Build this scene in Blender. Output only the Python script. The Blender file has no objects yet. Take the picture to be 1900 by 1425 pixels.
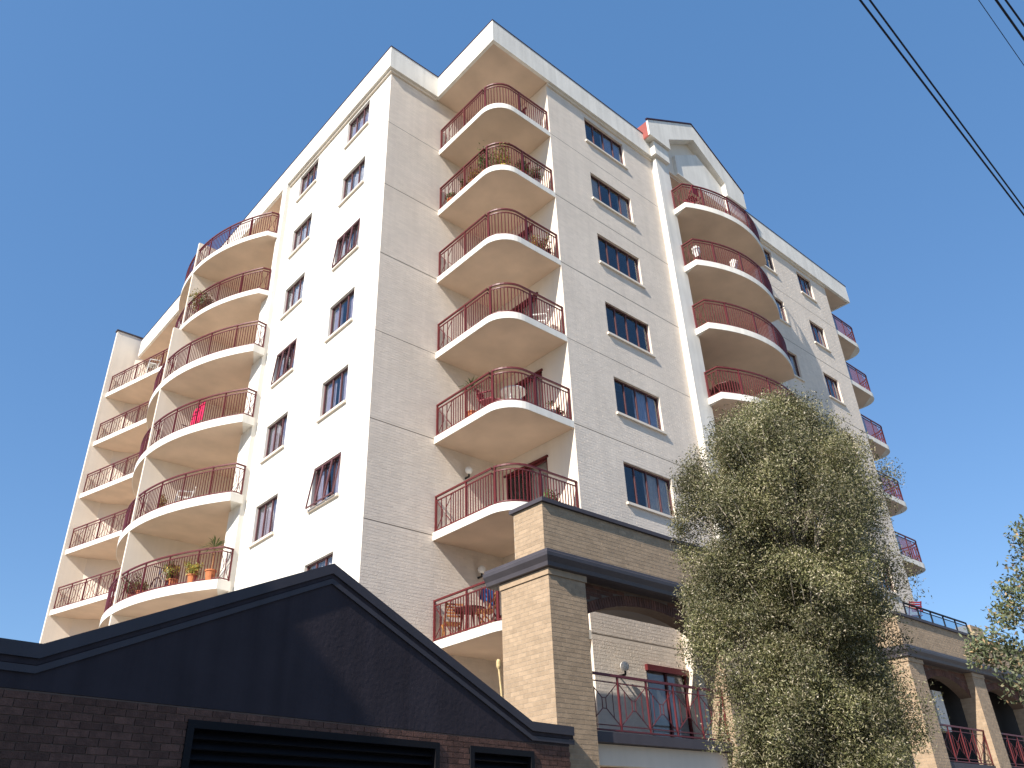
import bpy, math, random
import numpy as np
from mathutils import Vector, Matrix

random.seed(7); rng = np.random.default_rng(7)
sc = bpy.context.scene
R = math.radians

# ------------------------------------------------------------------ camera
cam_d = bpy.data.cameras.new('camera'); cam = bpy.data.objects.new('camera', cam_d)
sc.collection.objects.link(cam); sc.camera = cam
cam_d.sensor_width = 36; cam_d.lens = 1488.66 / 1900 * 36
cam_d.clip_start = .05; cam_d.clip_end = 3000
yaw, pit, rol = R(47.463), R(30.4), R(-2.256)
fw = Vector((math.cos(pit)*math.cos(yaw), math.cos(pit)*math.sin(yaw), math.sin(pit)))
ri = Vector((math.sin(yaw), -math.cos(yaw), 0)); up = ri.cross(fw)
r2 = ri*math.cos(rol) + up*math.sin(rol); u2 = r2.cross(fw)
M4 = Matrix((r2, u2, -fw)).transposed().to_4x4(); M4.translation = Vector((-10.138, -16.85, 1.624))
cam.matrix_world = M4

# ------------------------------------------------------------------ light
SUN = Vector((-1, -.225, .8)).normalized()           # towards the sun
wd = bpy.data.worlds.new('World'); sc.world = wd; wd.use_nodes = True
nt = wd.node_tree; nt.nodes.clear()
sky = nt.nodes.new('ShaderNodeTexSky'); sky.sky_type = 'NISHITA'; sky.sun_disc = False
sky.sun_elevation = math.asin(SUN.z); sky.sun_rotation = math.atan2(SUN.x, SUN.y)
sky.air_density = 1.0; sky.dust_density = 0.6; sky.ozone_density = 3.0; sky.altitude = 20
bg = nt.nodes.new('ShaderNodeBackground'); bg.inputs[1].default_value = .12
wo = nt.nodes.new('ShaderNodeOutputWorld')
mxs = nt.nodes.new('ShaderNodeMix'); mxs.data_type = 'RGBA'; mxs.inputs[0].default_value = .55; mxs.inputs[7].default_value = (.38, 1.22, 2.78, 1)
nt.links.new(sky.outputs[0], mxs.inputs[6]); nt.links.new(mxs.outputs[2], bg.inputs[0]); nt.links.new(bg.outputs[0], wo.inputs[0])
sd = bpy.data.lights.new('sun', 'SUN'); sd.energy = 4.4; sd.angle = R(.53); sd.color = (1, .94, .86)
sun = bpy.data.objects.new('sun', sd); sc.collection.objects.link(sun)
sun.rotation_euler = (-SUN).to_track_quat('-Z', 'Y').to_euler()
sc.view_settings.view_transform = 'Standard'; sc.view_settings.look = 'None'
sc.view_settings.exposure = .90; sc.view_settings.gamma = 1

# ------------------------------------------------------------------ materials
def lk(nt, a, b): nt.links.new(a, b)
def mat(name, col, rough=.8, var=.12, scale=3., bump=0., bscale=60., island=0., metal=0., obj_rand=0., streak=0., spec=.3, subs=None):
    m = bpy.data.materials.new(name); m.use_nodes = True; nt = m.node_tree
    b = nt.nodes['Principled BSDF']; b.inputs['Roughness'].default_value = rough; b.inputs['Metallic'].default_value = metal
    b.inputs['Specular IOR Level'].default_value = spec
    tc = nt.nodes.new('ShaderNodeNewGeometry')
    n1 = nt.nodes.new('ShaderNodeTexNoise'); n1.inputs['Scale'].default_value = scale; n1.inputs['Detail'].default_value = 5
    lk(nt, tc.outputs['Position'], n1.inputs['Vector'])
    mr = nt.nodes.new('ShaderNodeMapRange'); mr.inputs[1].default_value = .3; mr.inputs[2].default_value = .7
    mr.inputs[3].default_value = 1-var; mr.inputs[4].default_value = 1+var
    lk(nt, n1.outputs[0], mr.inputs[0]); fac = mr.outputs[0]
    def mul(a, bb):
        q = nt.nodes.new('ShaderNodeMath'); q.operation = 'MULTIPLY'; lk(nt, a, q.inputs[0]); lk(nt, bb, q.inputs[1]); return q.outputs[0]
    if streak:
        mp = nt.nodes.new('ShaderNodeMapping'); mp.inputs['Scale'].default_value = (2.2, 2.2, .12)
        lk(nt, tc.outputs['Position'], mp.inputs[0])
        n2 = nt.nodes.new('ShaderNodeTexNoise'); n2.inputs['Scale'].default_value = 2.; n2.inputs['Detail'].default_value = 6
        lk(nt, mp.outputs[0], n2.inputs['Vector'])
        m2 = nt.nodes.new('ShaderNodeMapRange'); m2.inputs[1].default_value = .35; m2.inputs[2].default_value = .7
        m2.inputs[3].default_value = 1; m2.inputs[4].default_value = 1-streak
        lk(nt, n2.outputs[0], m2.inputs[0]); fac = mul(fac, m2.outputs[0])
    if island or obj_rand:
        m3 = nt.nodes.new('ShaderNodeMapRange'); k = island or obj_rand
        m3.inputs[3].default_value = 1-k; m3.inputs[4].default_value = 1+k
        if island: lk(nt, tc.outputs['Random Per Island'], m3.inputs[0])
        else:
            oi = nt.nodes.new('ShaderNodeObjectInfo'); lk(nt, oi.outputs['Random'], m3.inputs[0])
        fac = mul(fac, m3.outputs[0])
    vm = nt.nodes.new('ShaderNodeVectorMath'); vm.operation = 'SCALE'; vm.inputs[0].default_value = col
    lk(nt, fac, vm.inputs['Scale']); lk(nt, vm.outputs[0], b.inputs['Base Color'])
    if bump:
        n4 = nt.nodes.new('ShaderNodeTexNoise'); n4.inputs['Scale'].default_value = bscale; n4.inputs['Detail'].default_value = 4
        lk(nt, tc.outputs['Position'], n4.inputs['Vector'])
        bp = nt.nodes.new('ShaderNodeBump'); bp.inputs['Strength'].default_value = bump; bp.inputs['Distance'].default_value = .02
        lk(nt, n4.outputs[0], bp.inputs['Height']); lk(nt, bp.outputs[0], b.inputs['Normal'])
    return m
M = {}
M['cream'] = mat('cream_painted_brick', (.74, .645, .545), .85, .05, .7, .35, 30, island=.04, streak=.07)
M['mortar_cream'] = mat('cream_painted_joint', (.70, .61, .51), .9, .05, 1)
M['joint'] = mat('dark_joint_sealant', (.16, .125, .095), .9, .2, 6)
M['plaster'] = mat('cream_painted_render', (.76, .67, .56), .8, .05, .8, .12, 25, streak=.06)
M['white'] = mat('white_painted_render', (.78, .74, .665), .75, .06, 1.2, .10, 20, streak=.15)
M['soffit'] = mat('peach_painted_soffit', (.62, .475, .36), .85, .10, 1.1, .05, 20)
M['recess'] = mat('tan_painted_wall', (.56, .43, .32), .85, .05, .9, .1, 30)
M['wframe'] = mat('glare_dulled_maroon', (.12, .050, .052), .5, .1, 4)  # maroon greyed in its own colour to stand in for glare
M['maroon'] = mat('maroon_metal', (.115, .017, .019), .45, .1, 4, spec=.35)
M['maroon_dark'] = mat('dark_maroon_gutter', (.045, .018, .03), .5, .1, 4)
M['redroof'] = mat('red_metal_roof', (.30, .075, .06), .6, .08, 2)
M['sand'] = mat('sand_brick', (.375, .272, .178), .85, .10, 9, .4, 80, island=.10)
M['sand_o'] = mat('sand_brick_single', (.375, .272, .178), .85, .10, 9, .4, 80, obj_rand=.11)
M['sand_m'] = mat('sand_mortar', (.38, .31, .23), .95, .1, 9)
M['dbrick'] = mat('dark_brown_brick', (.115, .050, .033), .8, .2, 9, .4, 60, island=.25)
M['dmort'] = mat('dark_brick_mortar', (.15, .11, .085), .95, .1, 9)
M['gbrick'] = mat('red_brown_brick', (.125, .062, .045), .85, .25, 12, .4, 60, obj_rand=.28)
M['gbrick_s'] = mat('red_brown_brick_mass', (.125, .062, .045), .85, .25, 12, .4, 60, island=.28)
M['gmort'] = mat('red_brown_mortar', (.16, .115, .095), .95, .1, 9)
M['dark'] = mat('dark_grey_render', (.050, .040, .046), .8, .10, 1.5, .25, 14, streak=.2, spec=.12)
M['coping'] = mat('dark_grey_coping', (.058, .050, .058), .65, .08, 2, .05, 20, streak=.1, spec=.4)
M['cornice'] = mat('grey_cornice', (.07, .062, .07), .5, .08, 2, .05, 20, streak=.08, spec=.4)
M['louvre'] = mat('dark_blue_metal', (.012, .011, .013), .6, .1, 4, spec=.15)
M['black'] = mat('black_unlit_interior', (.03, .026, .024), .9, .1, 2)  # near-black stands in for unlit interiors; plain black on lamp brackets
M['asphalt'] = mat('asphalt', (.055, .055, .057), .9, .15, 2, .3, 80)
M['paving'] = mat('concrete_paving', (.27, .25, .215), .9, .12, 1, .2, 50)
M['ground'] = mat('dry_grass_ground', (.17, .15, .09), .95, .3, .2)
M['brown_roof'] = mat('brown_ceiling', (.30, .13, .05), .8, .1, 3)
M['curtA'] = mat('lilac_curtain', (.50, .46, .52), .9, .08, 6)
M['curtB'] = mat('cream_curtain', (.62, .56, .46), .9, .08, 6)
M['curtC'] = mat('pale_blue_curtain', (.42, .47, .58), .9, .08, 6)
M['curtD'] = mat('white_curtain', (.7, .68, .64), .9, .08, 6)
M['wood'] = mat('oiled_timber', (.34, .15, .05), .6, .2, 12)
M['dwood'] = mat('dark_timber', (.10, .030, .022), .5, .2, 12)
M['redplastic'] = mat('dark_red_seat', (.20, .02, .03), .5, .1, 5)
M['blue'] = mat('blue_cloth', (.03, .16, .42), .9, .1, 9)
M['pink'] = mat('pink_cloth', (.75, .03, .12), .9, .2, 14)
M['orangepot'] = mat('terracotta', (.50, .17, .07), .85, .12, 8)
M['whitepot'] = mat('white_glazed_pot', (.75, .74, .70), .4, .05, 8)
M['yellow'] = mat('yellow_plastic', (.70, .55, .12), .5, .05, 8)
M['tyre'] = mat('black_rubber', (.02, .02, .02), .8, .1, 8)
M['steel'] = mat('grey_metal', (.4, .4, .42), .35, .05, 5, metal=.8)
M['straw'] = mat('straw_broom', (.55, .42, .22), .9, .2, 20)
M['cable'] = mat('black_cable', (.012, .014, .03), .6, .05, 5)
M['globe'] = mat('opal_glass_globe', (.85, .83, .78), .25, .02, 5, spec=.5)
def leafmat(name, cols, rough=.55, trans=.25):
    m = bpy.data.materials.new(name); m.use_nodes = True; nt = m.node_tree; b = nt.nodes['Principled BSDF']
    g = nt.nodes.new('ShaderNodeNewGeometry'); cr = nt.nodes.new('ShaderNodeValToRGB')
    els = cr.color_ramp.elements
    for i, (p_, c) in enumerate(cols):
        e = els[i] if i < 2 else els.new(p_); e.position = p_; e.color = (*c, 1)
    lk(nt, g.outputs['Random Per Island'], cr.inputs[0])
    n1 = nt.nodes.new('ShaderNodeTexNoise'); n1.inputs['Scale'].default_value = 1.3; lk(nt, g.outputs['Position'], n1.inputs['Vector'])
    mr = nt.nodes.new('ShaderNodeMapRange'); mr.inputs[1].default_value = .35; mr.inputs[2].default_value = .65; mr.inputs[3].default_value = .6; mr.inputs[4].default_value = 1.35
    lk(nt, n1.outputs[0], mr.inputs[0])
    vm = nt.nodes.new('ShaderNodeVectorMath'); vm.operation = 'SCALE'; lk(nt, cr.outputs[0], vm.inputs[0]); lk(nt, mr.outputs[0], vm.inputs['Scale'])
    lk(nt, vm.outputs[0], b.inputs['Base Color']); b.inputs['Roughness'].default_value = rough
    tr = nt.nodes.new('ShaderNodeBsdfTranslucent'); lk(nt, vm.outputs[0], tr.inputs[0])
    mx = nt.nodes.new('ShaderNodeMixShader'); mx.inputs[0].default_value = trans
    lk(nt, b.outputs[0], mx.inputs[1]); lk(nt, tr.outputs[0], mx.inputs[2]); lk(nt, mx.outputs[0], nt.nodes['Material Output'].inputs[0])
    return m
M['leafA'] = leafmat('olive_needle_leaves', [(0, (.028, .032, .014)), (1, (.62, .54, .40)), (.25, (.105, .110, .040)), (.65, (.225, .215, .090)), (.9, (.36, .31, .19))])
M['leafB'] = leafmat('eucalypt_leaves', [(0, (.06, .08, .04)), (1, (.48, .30, .17)), (.4, (.13, .16, .075)), (.85, (.21, .225, .12))])
M['leafC'] = leafmat('pot_plant_leaves', [(0, (.03, .07, .015)), (1, (.20, .22, .05)), (.5, (.08, .14, .03))])
M['leafD'] = leafmat('autumn_pot_leaves', [(0, (.07, .09, .02)), (1, (.40, .20, .03)), (.5, (.22, .22, .04))])
M['bark'] = mat('pale_papery_bark', (.36, .31, .26), .9, .35, 6, .5, 20)
def glassmat(name, tint, refl):
    m = bpy.data.materials.new(name); m.use_nodes = True; nt = m.node_tree; nt.nodes.remove(nt.nodes['Principled BSDF'])
    t = nt.nodes.new('ShaderNodeBsdfTransparent'); t.inputs[0].default_value = (*tint, 1)
    g = nt.nodes.new('ShaderNodeBsdfGlossy'); g.inputs['Roughness'].default_value = .02; g.inputs[0].default_value = (.72, .74, .76, 1)
    lw0 = nt.nodes.new('ShaderNodeLayerWeight'); lw0.inputs[0].default_value = .5
    lw = nt.nodes.new('ShaderNodeMath'); lw.operation = 'POWER'; lw.inputs[1].default_value = 4.; lk(nt, lw0.outputs[1], lw.inputs[0])
    ad = nt.nodes.new('ShaderNodeMath'); ad.operation = 'ADD'; ad.inputs[1].default_value = refl; ad.use_clamp = True
    lk(nt, lw.outputs[0], ad.inputs[0]); mx = nt.nodes.new('ShaderNodeMixShader')
    lk(nt, ad.outputs[0], mx.inputs[0]); lk(nt, t.outputs[0], mx.inputs[1]); lk(nt, g.outputs[0], mx.inputs[2])
    lk(nt, mx.outputs[0], nt.nodes['Material Output'].inputs[0]); return m
M['glass'] = glassmat('window_glass', (.86, .87, .90), .05)
M['rail_glass'] = glassmat('balustrade_glass', (.8, .88, .92), .05)

# ------------------------------------------------------------------ mesh helpers
COL = sc.collection
def link(name, me, parent=None, loc=(0, 0, 0), **kw):
    o = bpy.data.objects.new(name, me); COL.objects.link(o); o.location = loc
    if parent is not None: o.parent = parent
    for k, v in kw.items(): o[k] = v
    return o
class MB:
    """collects geometry in world coordinates"""
    def __init__(s): s.v = []; s.f = []
    def add(s, vs, fs):
        n = len(s.v); s.v += [tuple(q) for q in vs]; s.f += [tuple(n+i for i in f) for f in fs]; return s
    def box(s, x0, x1, y0, y1, z0, z1):
        return s.add([(x0,y0,z0),(x1,y0,z0),(x1,y1,z0),(x0,y1,z0),(x0,y0,z1),(x1,y0,z1),(x1,y1,z1),(x0,y1,z1)],
                     [(0,3,2,1),(4,5,6,7),(0,1,5,4),(1,2,6,5),(2,3,7,6),(3,0,4,7)])
    def quad(s, a, b, c, d): return s.add([a, b, c, d], [(0, 1, 2, 3)])
    def prism(s, poly, z0, z1):
        n = len(poly); vs = [(x, y, z0) for x, y in poly] + [(x, y, z1) for x, y in poly]
        fs = [tuple(range(n-1, -1, -1)), tuple(range(n, 2*n))] + [(i, (i+1) % n, n+(i+1) % n, n+i) for i in range(n)]
        return s.add(vs, fs)
    def extrude(s, pts, d):
        """closed 3-d polygon pushed along d"""
        n = len(pts); d = Vector(d); vs = [Vector(q) for q in pts] + [Vector(q)+d for q in pts]
        return s.add(vs, [tuple(range(n)), tuple(range(2*n-1, n-1, -1))] + [((i+1) % n, i, n+i, n+(i+1) % n) for i in range(n)])
    def bar(s, a, b, w, h=None, upv=(0, 0, 1)):
        a, b = Vector(a), Vector(b); h = h or w; d = (b-a).normalized(); u = Vector(upv)
        if abs(d.dot(u)) > .98: u = Vector((1, 0, 0))
        r = d.cross(u).normalized(); u = r.cross(d).normalized(); r *= w/2; u *= h/2
        vs = [a-r-u, a+r-u, a+r+u, a-r+u, b-r-u, b+r-u, b+r+u, b-r+u]
        return s.add(vs, [(0,3,2,1),(4,5,6,7),(0,1,5,4),(1,2,6,5),(2,3,7,6),(3,0,4,7)])
    def sweep(s, path, w, h):
        """rectangular rail along a polyline at constant height, mitred"""
        P = [Vector(q) for q in path]; n = len(P); vs = []; fs = []
        for i in range(n):
            d1 = (P[i]-P[i-1]).normalized() if i else (P[1]-P[0]).normalized()
            d2 = (P[i+1]-P[i]).normalized() if i < n-1 else d1
            t = (d1+d2); t = t.normalized() if t.length > 1e-6 else d1
            r = Vector((t.y, -t.x, 0)); k = w/2/max(.5, abs(t.dot(d1))); r = r.normalized()*k; u = Vector((0, 0, h/2))
            vs += [P[i]-r-u, P[i]+r-u, P[i]+r+u, P[i]-r+u]
        for i in range(n-1):
            for j in range(4):
                fs.append((4*i+j, 4*i+(j+1) % 4, 4*i+4+(j+1) % 4, 4*i+4+j))
        fs += [(3, 2, 1, 0), tuple(4*(n-1)+j for j in range(4))]
        return s.add(vs, fs)
    def tube(s, path, rad, n=8, cap=True):
        P = [Vector(q) for q in path]; m = len(P); vs = []; fs = []
        rads = rad if hasattr(rad, '__len__') else [rad]*m
        ref = Vector((.31, .2, .93)).normalized()
        for i in range(m):
            d = (P[min(i+1, m-1)]-P[max(i-1, 0)]).normalized()
            a = d.cross(ref); a = a.normalized() if a.length > 1e-3 else d.cross(Vector((1, 0, 0))).normalized()
            b = d.cross(a)
            for j in range(n):
                t = 2*math.pi*j/n; vs.append(P[i] + (a*math.cos(t)+b*math.sin(t))*rads[i])
        for i in range(m-1):
            for j in range(n): fs.append((i*n+j, i*n+(j+1) % n, (i+1)*n+(j+1) % n, (i+1)*n+j))
        if cap: fs += [tuple(range(n-1, -1, -1)), tuple((m-1)*n+j for j in range(n))]
        return s.add(vs, fs)
    def lathe(s, prof, c=(0, 0, 0), n=14):
        vs = []; fs = []; m = len(prof)
        for r, z in prof:
            for j in range(n):
                t = 2*math.pi*j/n; vs.append((c[0]+r*math.cos(t), c[1]+r*math.sin(t), c[2]+z))
        for i in range(m-1):
            for j in range(n): fs.append((i*n+j, i*n+(j+1) % n, (i+1)*n+(j+1) % n, (i+1)*n+j))
        fs += [tuple(range(n-1, -1, -1)), tuple((m-1)*n+j for j in range(n))]
        return s.add(vs, fs)
    def mesh(s, name, m, org=(0, 0, 0), smooth=False):
        me = bpy.data.meshes.new(name); o = Vector(org)
        me.from_pydata([tuple(Vector(q)-o) for q in s.v], [], s.f); me.materials.append(M[m] if isinstance(m, str) else m)
        if smooth: me.shade_smooth()
        me.update(); return me
    def build(s, name, m, parent=None, org=None, smooth=False, **kw):
        """org = world base of the parent chain"""
        org = org if org is not None else (parent['_b'] if parent is not None and '_b' in parent else (0, 0, 0))
        return link(name, s.mesh(name, m, org, smooth), parent, **kw)
BASES = {}
def thing(name, label, cat, base=(0, 0, 0), group=None, **kw):
    o = link(name, None, None, base, label=label, category=cat); o.empty_display_size = .2
    if group: o['group'] = group
    for k, v in kw.items(): o[k] = v
    BASES[o.name] = tuple(base); return o
def part(mb, name, m, parent, smooth=False, **kw):
    """mesh given in world coordinates under a top-level thing (its Empty stands at the base)"""
    return link(name, mb.mesh(name, m, BASES[parent.name], smooth), parent, **kw)
def boxes_mesh(name, m, C, H, org=(0, 0, 0), rot=None):
    """many boxes in one mesh; C centres (n,3), H half sizes (n,3); rot = 3x3 applied after, about the origin"""
    C = np.asarray(C, float); H = np.asarray(H, float); n = len(C)
    S = np.array([(-1,-1,-1),(1,-1,-1),(1,1,-1),(-1,1,-1),(-1,-1,1),(1,-1,1),(1,1,1),(-1,1,1)], float)
    V = (C[:, None, :] + H[:, None, :]*S[None]).reshape(-1, 3)
    if rot is not None: V = V @ np.asarray(rot).T
    V = V - np.asarray(org)
    F = np.array([(0,3,2,1),(4,5,6,7),(0,1,5,4),(1,2,6,5),(2,3,7,6),(3,0,4,7)])
    F = (F[None] + 8*np.arange(n)[:, None, None]).reshape(-1)
    me = bpy.data.meshes.new(name); me.vertices.add(len(V)); me.vertices.foreach_set('co', V.ravel())
    me.loops.add(len(F)); me.loops.foreach_set('vertex_index', F.astype(np.int32))
    me.polygons.add(len(F)//4); me.polygons.foreach_set('loop_start', np.arange(0, len(F), 4, dtype=np.int32))
    me.polygons.foreach_set('loop_total', np.full(len(F)//4, 4, np.int32))
    me.materials.append(M[m]); me.update(calc_edges=True); me.validate(); me.shade_flat(); return me
def quads_mesh(name, m, V):
    V = np.asarray(V, float).reshape(-1, 3); n = len(V)
    me = bpy.data.meshes.new(name); me.vertices.add(n); me.vertices.foreach_set('co', V.ravel())
    me.loops.add(n); me.loops.foreach_set('vertex_index', np.arange(n, dtype=np.int32))
    me.polygons.add(n//4); me.polygons.foreach_set('loop_start', np.arange(0, n, 4, dtype=np.int32))
    me.polygons.foreach_set('loop_total', np.full(n//4, 4, np.int32))
    me.materials.append(M[m]); me.update(calc_edges=True); me.shade_flat(); return me

def bond(L, z0, z1, holes=(), bl=.24, bh=.076, j=.01, off=0):
    """running bond over a strip 0..L, z0..z1 minus holes (u0,u1,z0,z1) or a callable mask(u,z); list of (u0,u1,z0,z1)"""
    out = []; k = 0; z = z0
    rect = [h for h in holes if not callable(h)]; masks = [h for h in holes if callable(h)]
    while z + bh*.5 < z1:
        zt = min(z+bh, z1); u = -(bl+j)*.5 if (k+off) % 2 else 0.
        zc = (z+zt)/2
        while u < L:
            segs = [(max(u, 0), min(u+bl, L))]
            for h in rect:
                if h[2] < zc < h[3]:
                    ns = []
                    for a, b in segs:
                        if h[1] <= a or h[0] >= b: ns.append((a, b)); continue
                        if h[0] > a: ns.append((a, h[0]))
                        if h[1] < b: ns.append((h[1], b))
                    segs = ns
            for a, b in segs:
                if b-a > .03 and not any(q((a+b)/2, zc) for q in masks): out.append((a, b, z, zt))
            u += bl+j
        z += bh+j; k += 1
    return out

# ------------------------------------------------------------------ ground
g = 6e2
MB().box(-g, g, -g, g, -.3, 0).build('ground', 'ground', kind='structure')
MB().box(-80, 90, -13.2, 40, 0, .13).build('pavement', 'paving', kind='structure')
MB().box(-80, 90, -13.36, -13.2, 0, .145).build('kerb', 'plaster', kind='structure')
MB().box(-80, 90, -24, -13.36, 0, .02).build('road', 'asphalt', kind='structure')
MB().box(-80, 90, -38, -24, 0, .13).build('far_pavement', 'paving', kind='structure')

# ------------------------------------------------------------------ the apartment building
D = 3.204; XB = 4.695; X1 = 2.19; XR = 24.42; YP = 7.47; SOF = 26.265; FT = 27.33
def Z(k): return 23.5-2.9*(8-k)
A = thing('apartment_building', 'tall cream painted apartment block with maroon railed balconies and curved balcony stacks', 'building', (0, 0, 0))
def shell(mb, fn, u0, u1, z0, z1, holes, t=.16):
    """a wall face with real openings; fn(u,w,z) -> point, w inward"""
    us = sorted({u0, u1, *[h[0] for h in holes], *[h[1] for h in holes]}); zs = sorted({z0, z1, *[h[2] for h in holes], *[h[3] for h in holes]})
    us = [u for u in us if u0 <= u <= u1]; zs = [z for z in zs if z0 <= z <= z1]
    for a, b in zip(us[:-1], us[1:]):
        for c, d in zip(zs[:-1], zs[1:]):
            if any(h[0] < (a+b)/2 < h[1] and h[2] < (c+d)/2 < h[3] for h in holes): continue
            mb.quad(fn(a, 0, c), fn(b, 0, c), fn(b, 0, d), fn(a, 0, d))
    for h in holes:
        a, b, c, d = h
        mb.quad(fn(a, 0, c), fn(a, 0, d), fn(a, t, d), fn(a, t, c)); mb.quad(fn(b, 0, c), fn(b, t, c), fn(b, t, d), fn(b, 0, d))
        mb.quad(fn(a, 0, d), fn(b, 0, d), fn(b, t, d), fn(a, t, d)); mb.quad(fn(a, 0, c), fn(a, t, c), fn(b, t, c), fn(b, 0, c))
fr = lambda u, w, z: (u, -D+w, z)          # right facade, faces -y
fa = lambda u, w, z: (u, w, z)             # corner wall, faces -y
fl = lambda u, w, z: (w, u, z)             # left facade, faces -x
def wmerge(name, m, mb, **kw): return part(mb, name, m, A, **kw)

WR = [(6.66, 8.87, 4, range(2, 9)), (17.85, 19.42, 3, range(2, 9)), (21.62, 22.93, 3, range(2, 9))]
WL = [(1.39, 2.907, 3, range(1, 9)), (5.13, 6.608, 3, range(1, 9))]
holesR = [(a, b, Z(k)+1.142, Z(k)+2.43) for a, b, n, ks in WR for k in ks] + [(6.62, 8.29, 3.65, 5.68)]
holesL = [(a, b, Z(k)+1.275, Z(k)+2.564) for a, b, n, ks in WL for k in ks]
# walls (the face of the mortar), bricks stand proud of it as one mass
mb = MB(); shell(mb, fr, XB, 10.68, 0, SOF, [h for h in holesR if h[1] < 10.6]); wmerge('front_wall', 'mortar_cream', mb)
mb = MB(); shell(mb, fr, 17.45, XR, 0, SOF, [h for h in holesR if h[0] > 17.5])
mb.quad((XR, -D, 0), (XR, 14, 0), (XR, 14, SOF), (XR, -D, SOF))
mb.quad((XR, 14, 0), (-.17, 25.15, 0), (-.17, 25.15, SOF), (XR, 14, SOF))
wmerge('front_wall', 'mortar_cream', mb)
mb = MB(); mb.quad((0, 0, 0), (XB, 0, 0), (XB, 0, SOF), (0, 0, SOF))
wmerge('corner_wall', 'mortar_cream', mb)
mb = MB()                                                       # -x facing end of the right block, with door openings
fe = lambda u, w, z: (XB+w, u, z)
shell(mb, fe, -D, 0, 0, SOF, [(-2.05, -.25, Z(k)+.25, Z(k)+2.42) for k in range(1, 9)], .1)
wmerge('side_wall', 'plaster', mb)
mb = MB(); shell(mb, fl, 0, YP, 0, SOF, holesL)
wmerge('sunny_wall', 'white', mb, label='brightly sunlit white wall with two columns of windows')
# brick relief
for k in range(1, 9):
    for a, b, y in ((.003, X1, -.0035), (XB+.003, 10.67, -D-.0035), (17.46, XR, -D-.0035)):
        wmerge('movement_joint', 'joint', MB().box(a, b, y, y+.01, Z(k)+.148, Z(k)+.166))
C = []; H = []
def relief(fn_c, L, z0, z1, holes, dep=.0022, ax='x', off=0):
    for a, b, c, d in bond(L, z0, z1, holes, off=off):
        t = dep+random.uniform(-.0008, .0012); x, y, z = fn_c((a+b)/2, t, (c+d)/2)
        C.append((x, y, z)); H.append(((b-a)/2, t, (d-c)/2) if ax == 'x' else (t, (b-a)/2, (d-c)/2))
jl = [(-1, 99, Z(k)+.13, Z(k)+.19) for k in range(1, 9)]
relief(lambda u, t, z: (u+.004, 0, z), XB-.004, 2.5, SOF, jl)
relief(lambda u, t, z: (XB+.004+u, -D, z), 10.68-XB-.004, 2.5, SOF, [(h[0]-XB, h[1]-XB, h[2], h[3]) for h in holesR] + jl)
relief(lambda u, t, z: (17.45+u, -D, z), XR-17.45, 8, SOF, [(h[0]-17.45, h[1]-17.45, h[2], h[3]) for h in holesR] + jl)
link('brick', boxes_mesh('brick', 'cream', C, H), A, kind='stuff', label='cream painted bricks of the shaded wall faces')

# ---- windows: window > pane, sill, curtain
def window_set(w, h, n, style):
    """meshes in local coords: u along x, outward -y, z up, origin at lower left of the opening on the wall face"""
    f = MB(); t = .045; d0, d1 = .085, .14
    f.box(0, w, d0, d1, 0, t); f.box(0, w, d0, d1, h-t, h); f.box(0, t, d0, d1, t, h-t); f.box(w-t, w, d0, d1, t, h-t)
    for i in range(1, n): x = w*i/n; f.box(x-.022, x+.022, d0, d1, t, h-t)
    return f
def panes(w, h, n):
    out = []
    for i in range(n):
        m = MB(); a = w*i/n+.03; b = w*(i+1)/n-.03; m.box(a, b, .11, .116, .04, h-.04); out.append(m)
    return out
def curtain(w, h, seed, cover):
    r = random.Random(seed); m = MB(); n = int(w/.035); zt = h; zb = -.05
    a, b = cover; pts = []
    ph = r.random()*6
    for i in range(n+1):
        u = w*(a+(b-a)*i/n); pts.append((u, .20+.022*math.sin(i*1.15+ph)+r.uniform(-.006, .006)))
    for (u0, y0), (u1, y1) in zip(pts[:-1], pts[1:]):
        m.quad((u0, y0, zb), (u1, y1, zb), (u1, y1, zt), (u0, y0, zt))
    return m
ROTL = Matrix(((0, 1, 0), (1, 0, 0), (0, 0, 1)))                 # local x -> +y, local +y(inward) -> +x  (mirror, done on vertices)
def tr(mb, left):
    if left:
        mb.v = [(y, x, z) for x, y, z in mb.v]; mb.f = [tuple(reversed(f)) for f in mb.f]
    return mb
_cache = {}
def place_window(left, u0, u1, z0, z1, n, key, face, seed, tilt=0):
    w, h = u1-u0, z1-z0; kk = (left, key)
    if kk not in _cache:
        s = MB(); s.box(-.06, w+.06, -.075, .045, -.075, .0)
        _cache[kk] = (tr(window_set(w, h, n, key), left).mesh('window', 'wframe'), [tr(q, left).mesh('pane', 'glass') for q in panes(w, h, n)],
                      tr(s, left).mesh('sill', 'plaster'))
    fm, pm, sm = _cache[kk]
    loc = (face, u0, z0) if left else (u0, face, z0)
    o = link('window', fm, A, loc)
    for p_ in pm: link('pane', p_, o)
    link('sill', sm, o)
    r = random.Random(seed)
    if left: cov = [(.02, .98)] if r.random() < .7 else [(.02, r.uniform(.35, .5)), (r.uniform(.55, .65), .98)]; mt = ['curtA', 'curtA', 'curtC', 'curtB', 'curtD'][r.randrange(5)]
    else: cov = [[(.02, .45)], [(.5, .98)], [(.02, .25), (.75, .98)], [(.02, .98)], []][r.randrange(5)]; mt = ['curtA', 'curtB', 'curtC', 'curtD'][r.randrange(4)]
    for c in cov: link('curtain', tr(curtain(w, h, seed, c), left).mesh('curtain', mt), o)
    b = MB(); b.box(-.3, w+.3, .75, .78, -.4, h+.2); b.box(-.3, -.28, .14, .75, -.4, h+.2); b.box(w+.28, w+.3, .14, .75, -.4, h+.2); b.box(-.3, w+.3, .14, .75, h+.2, h+.22)
    link('dark_backdrop', tr(b, left).mesh('dark_backdrop', 'black'), o)  # near-black panels behind the glass carry the unlit interior as colour
    return o
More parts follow.
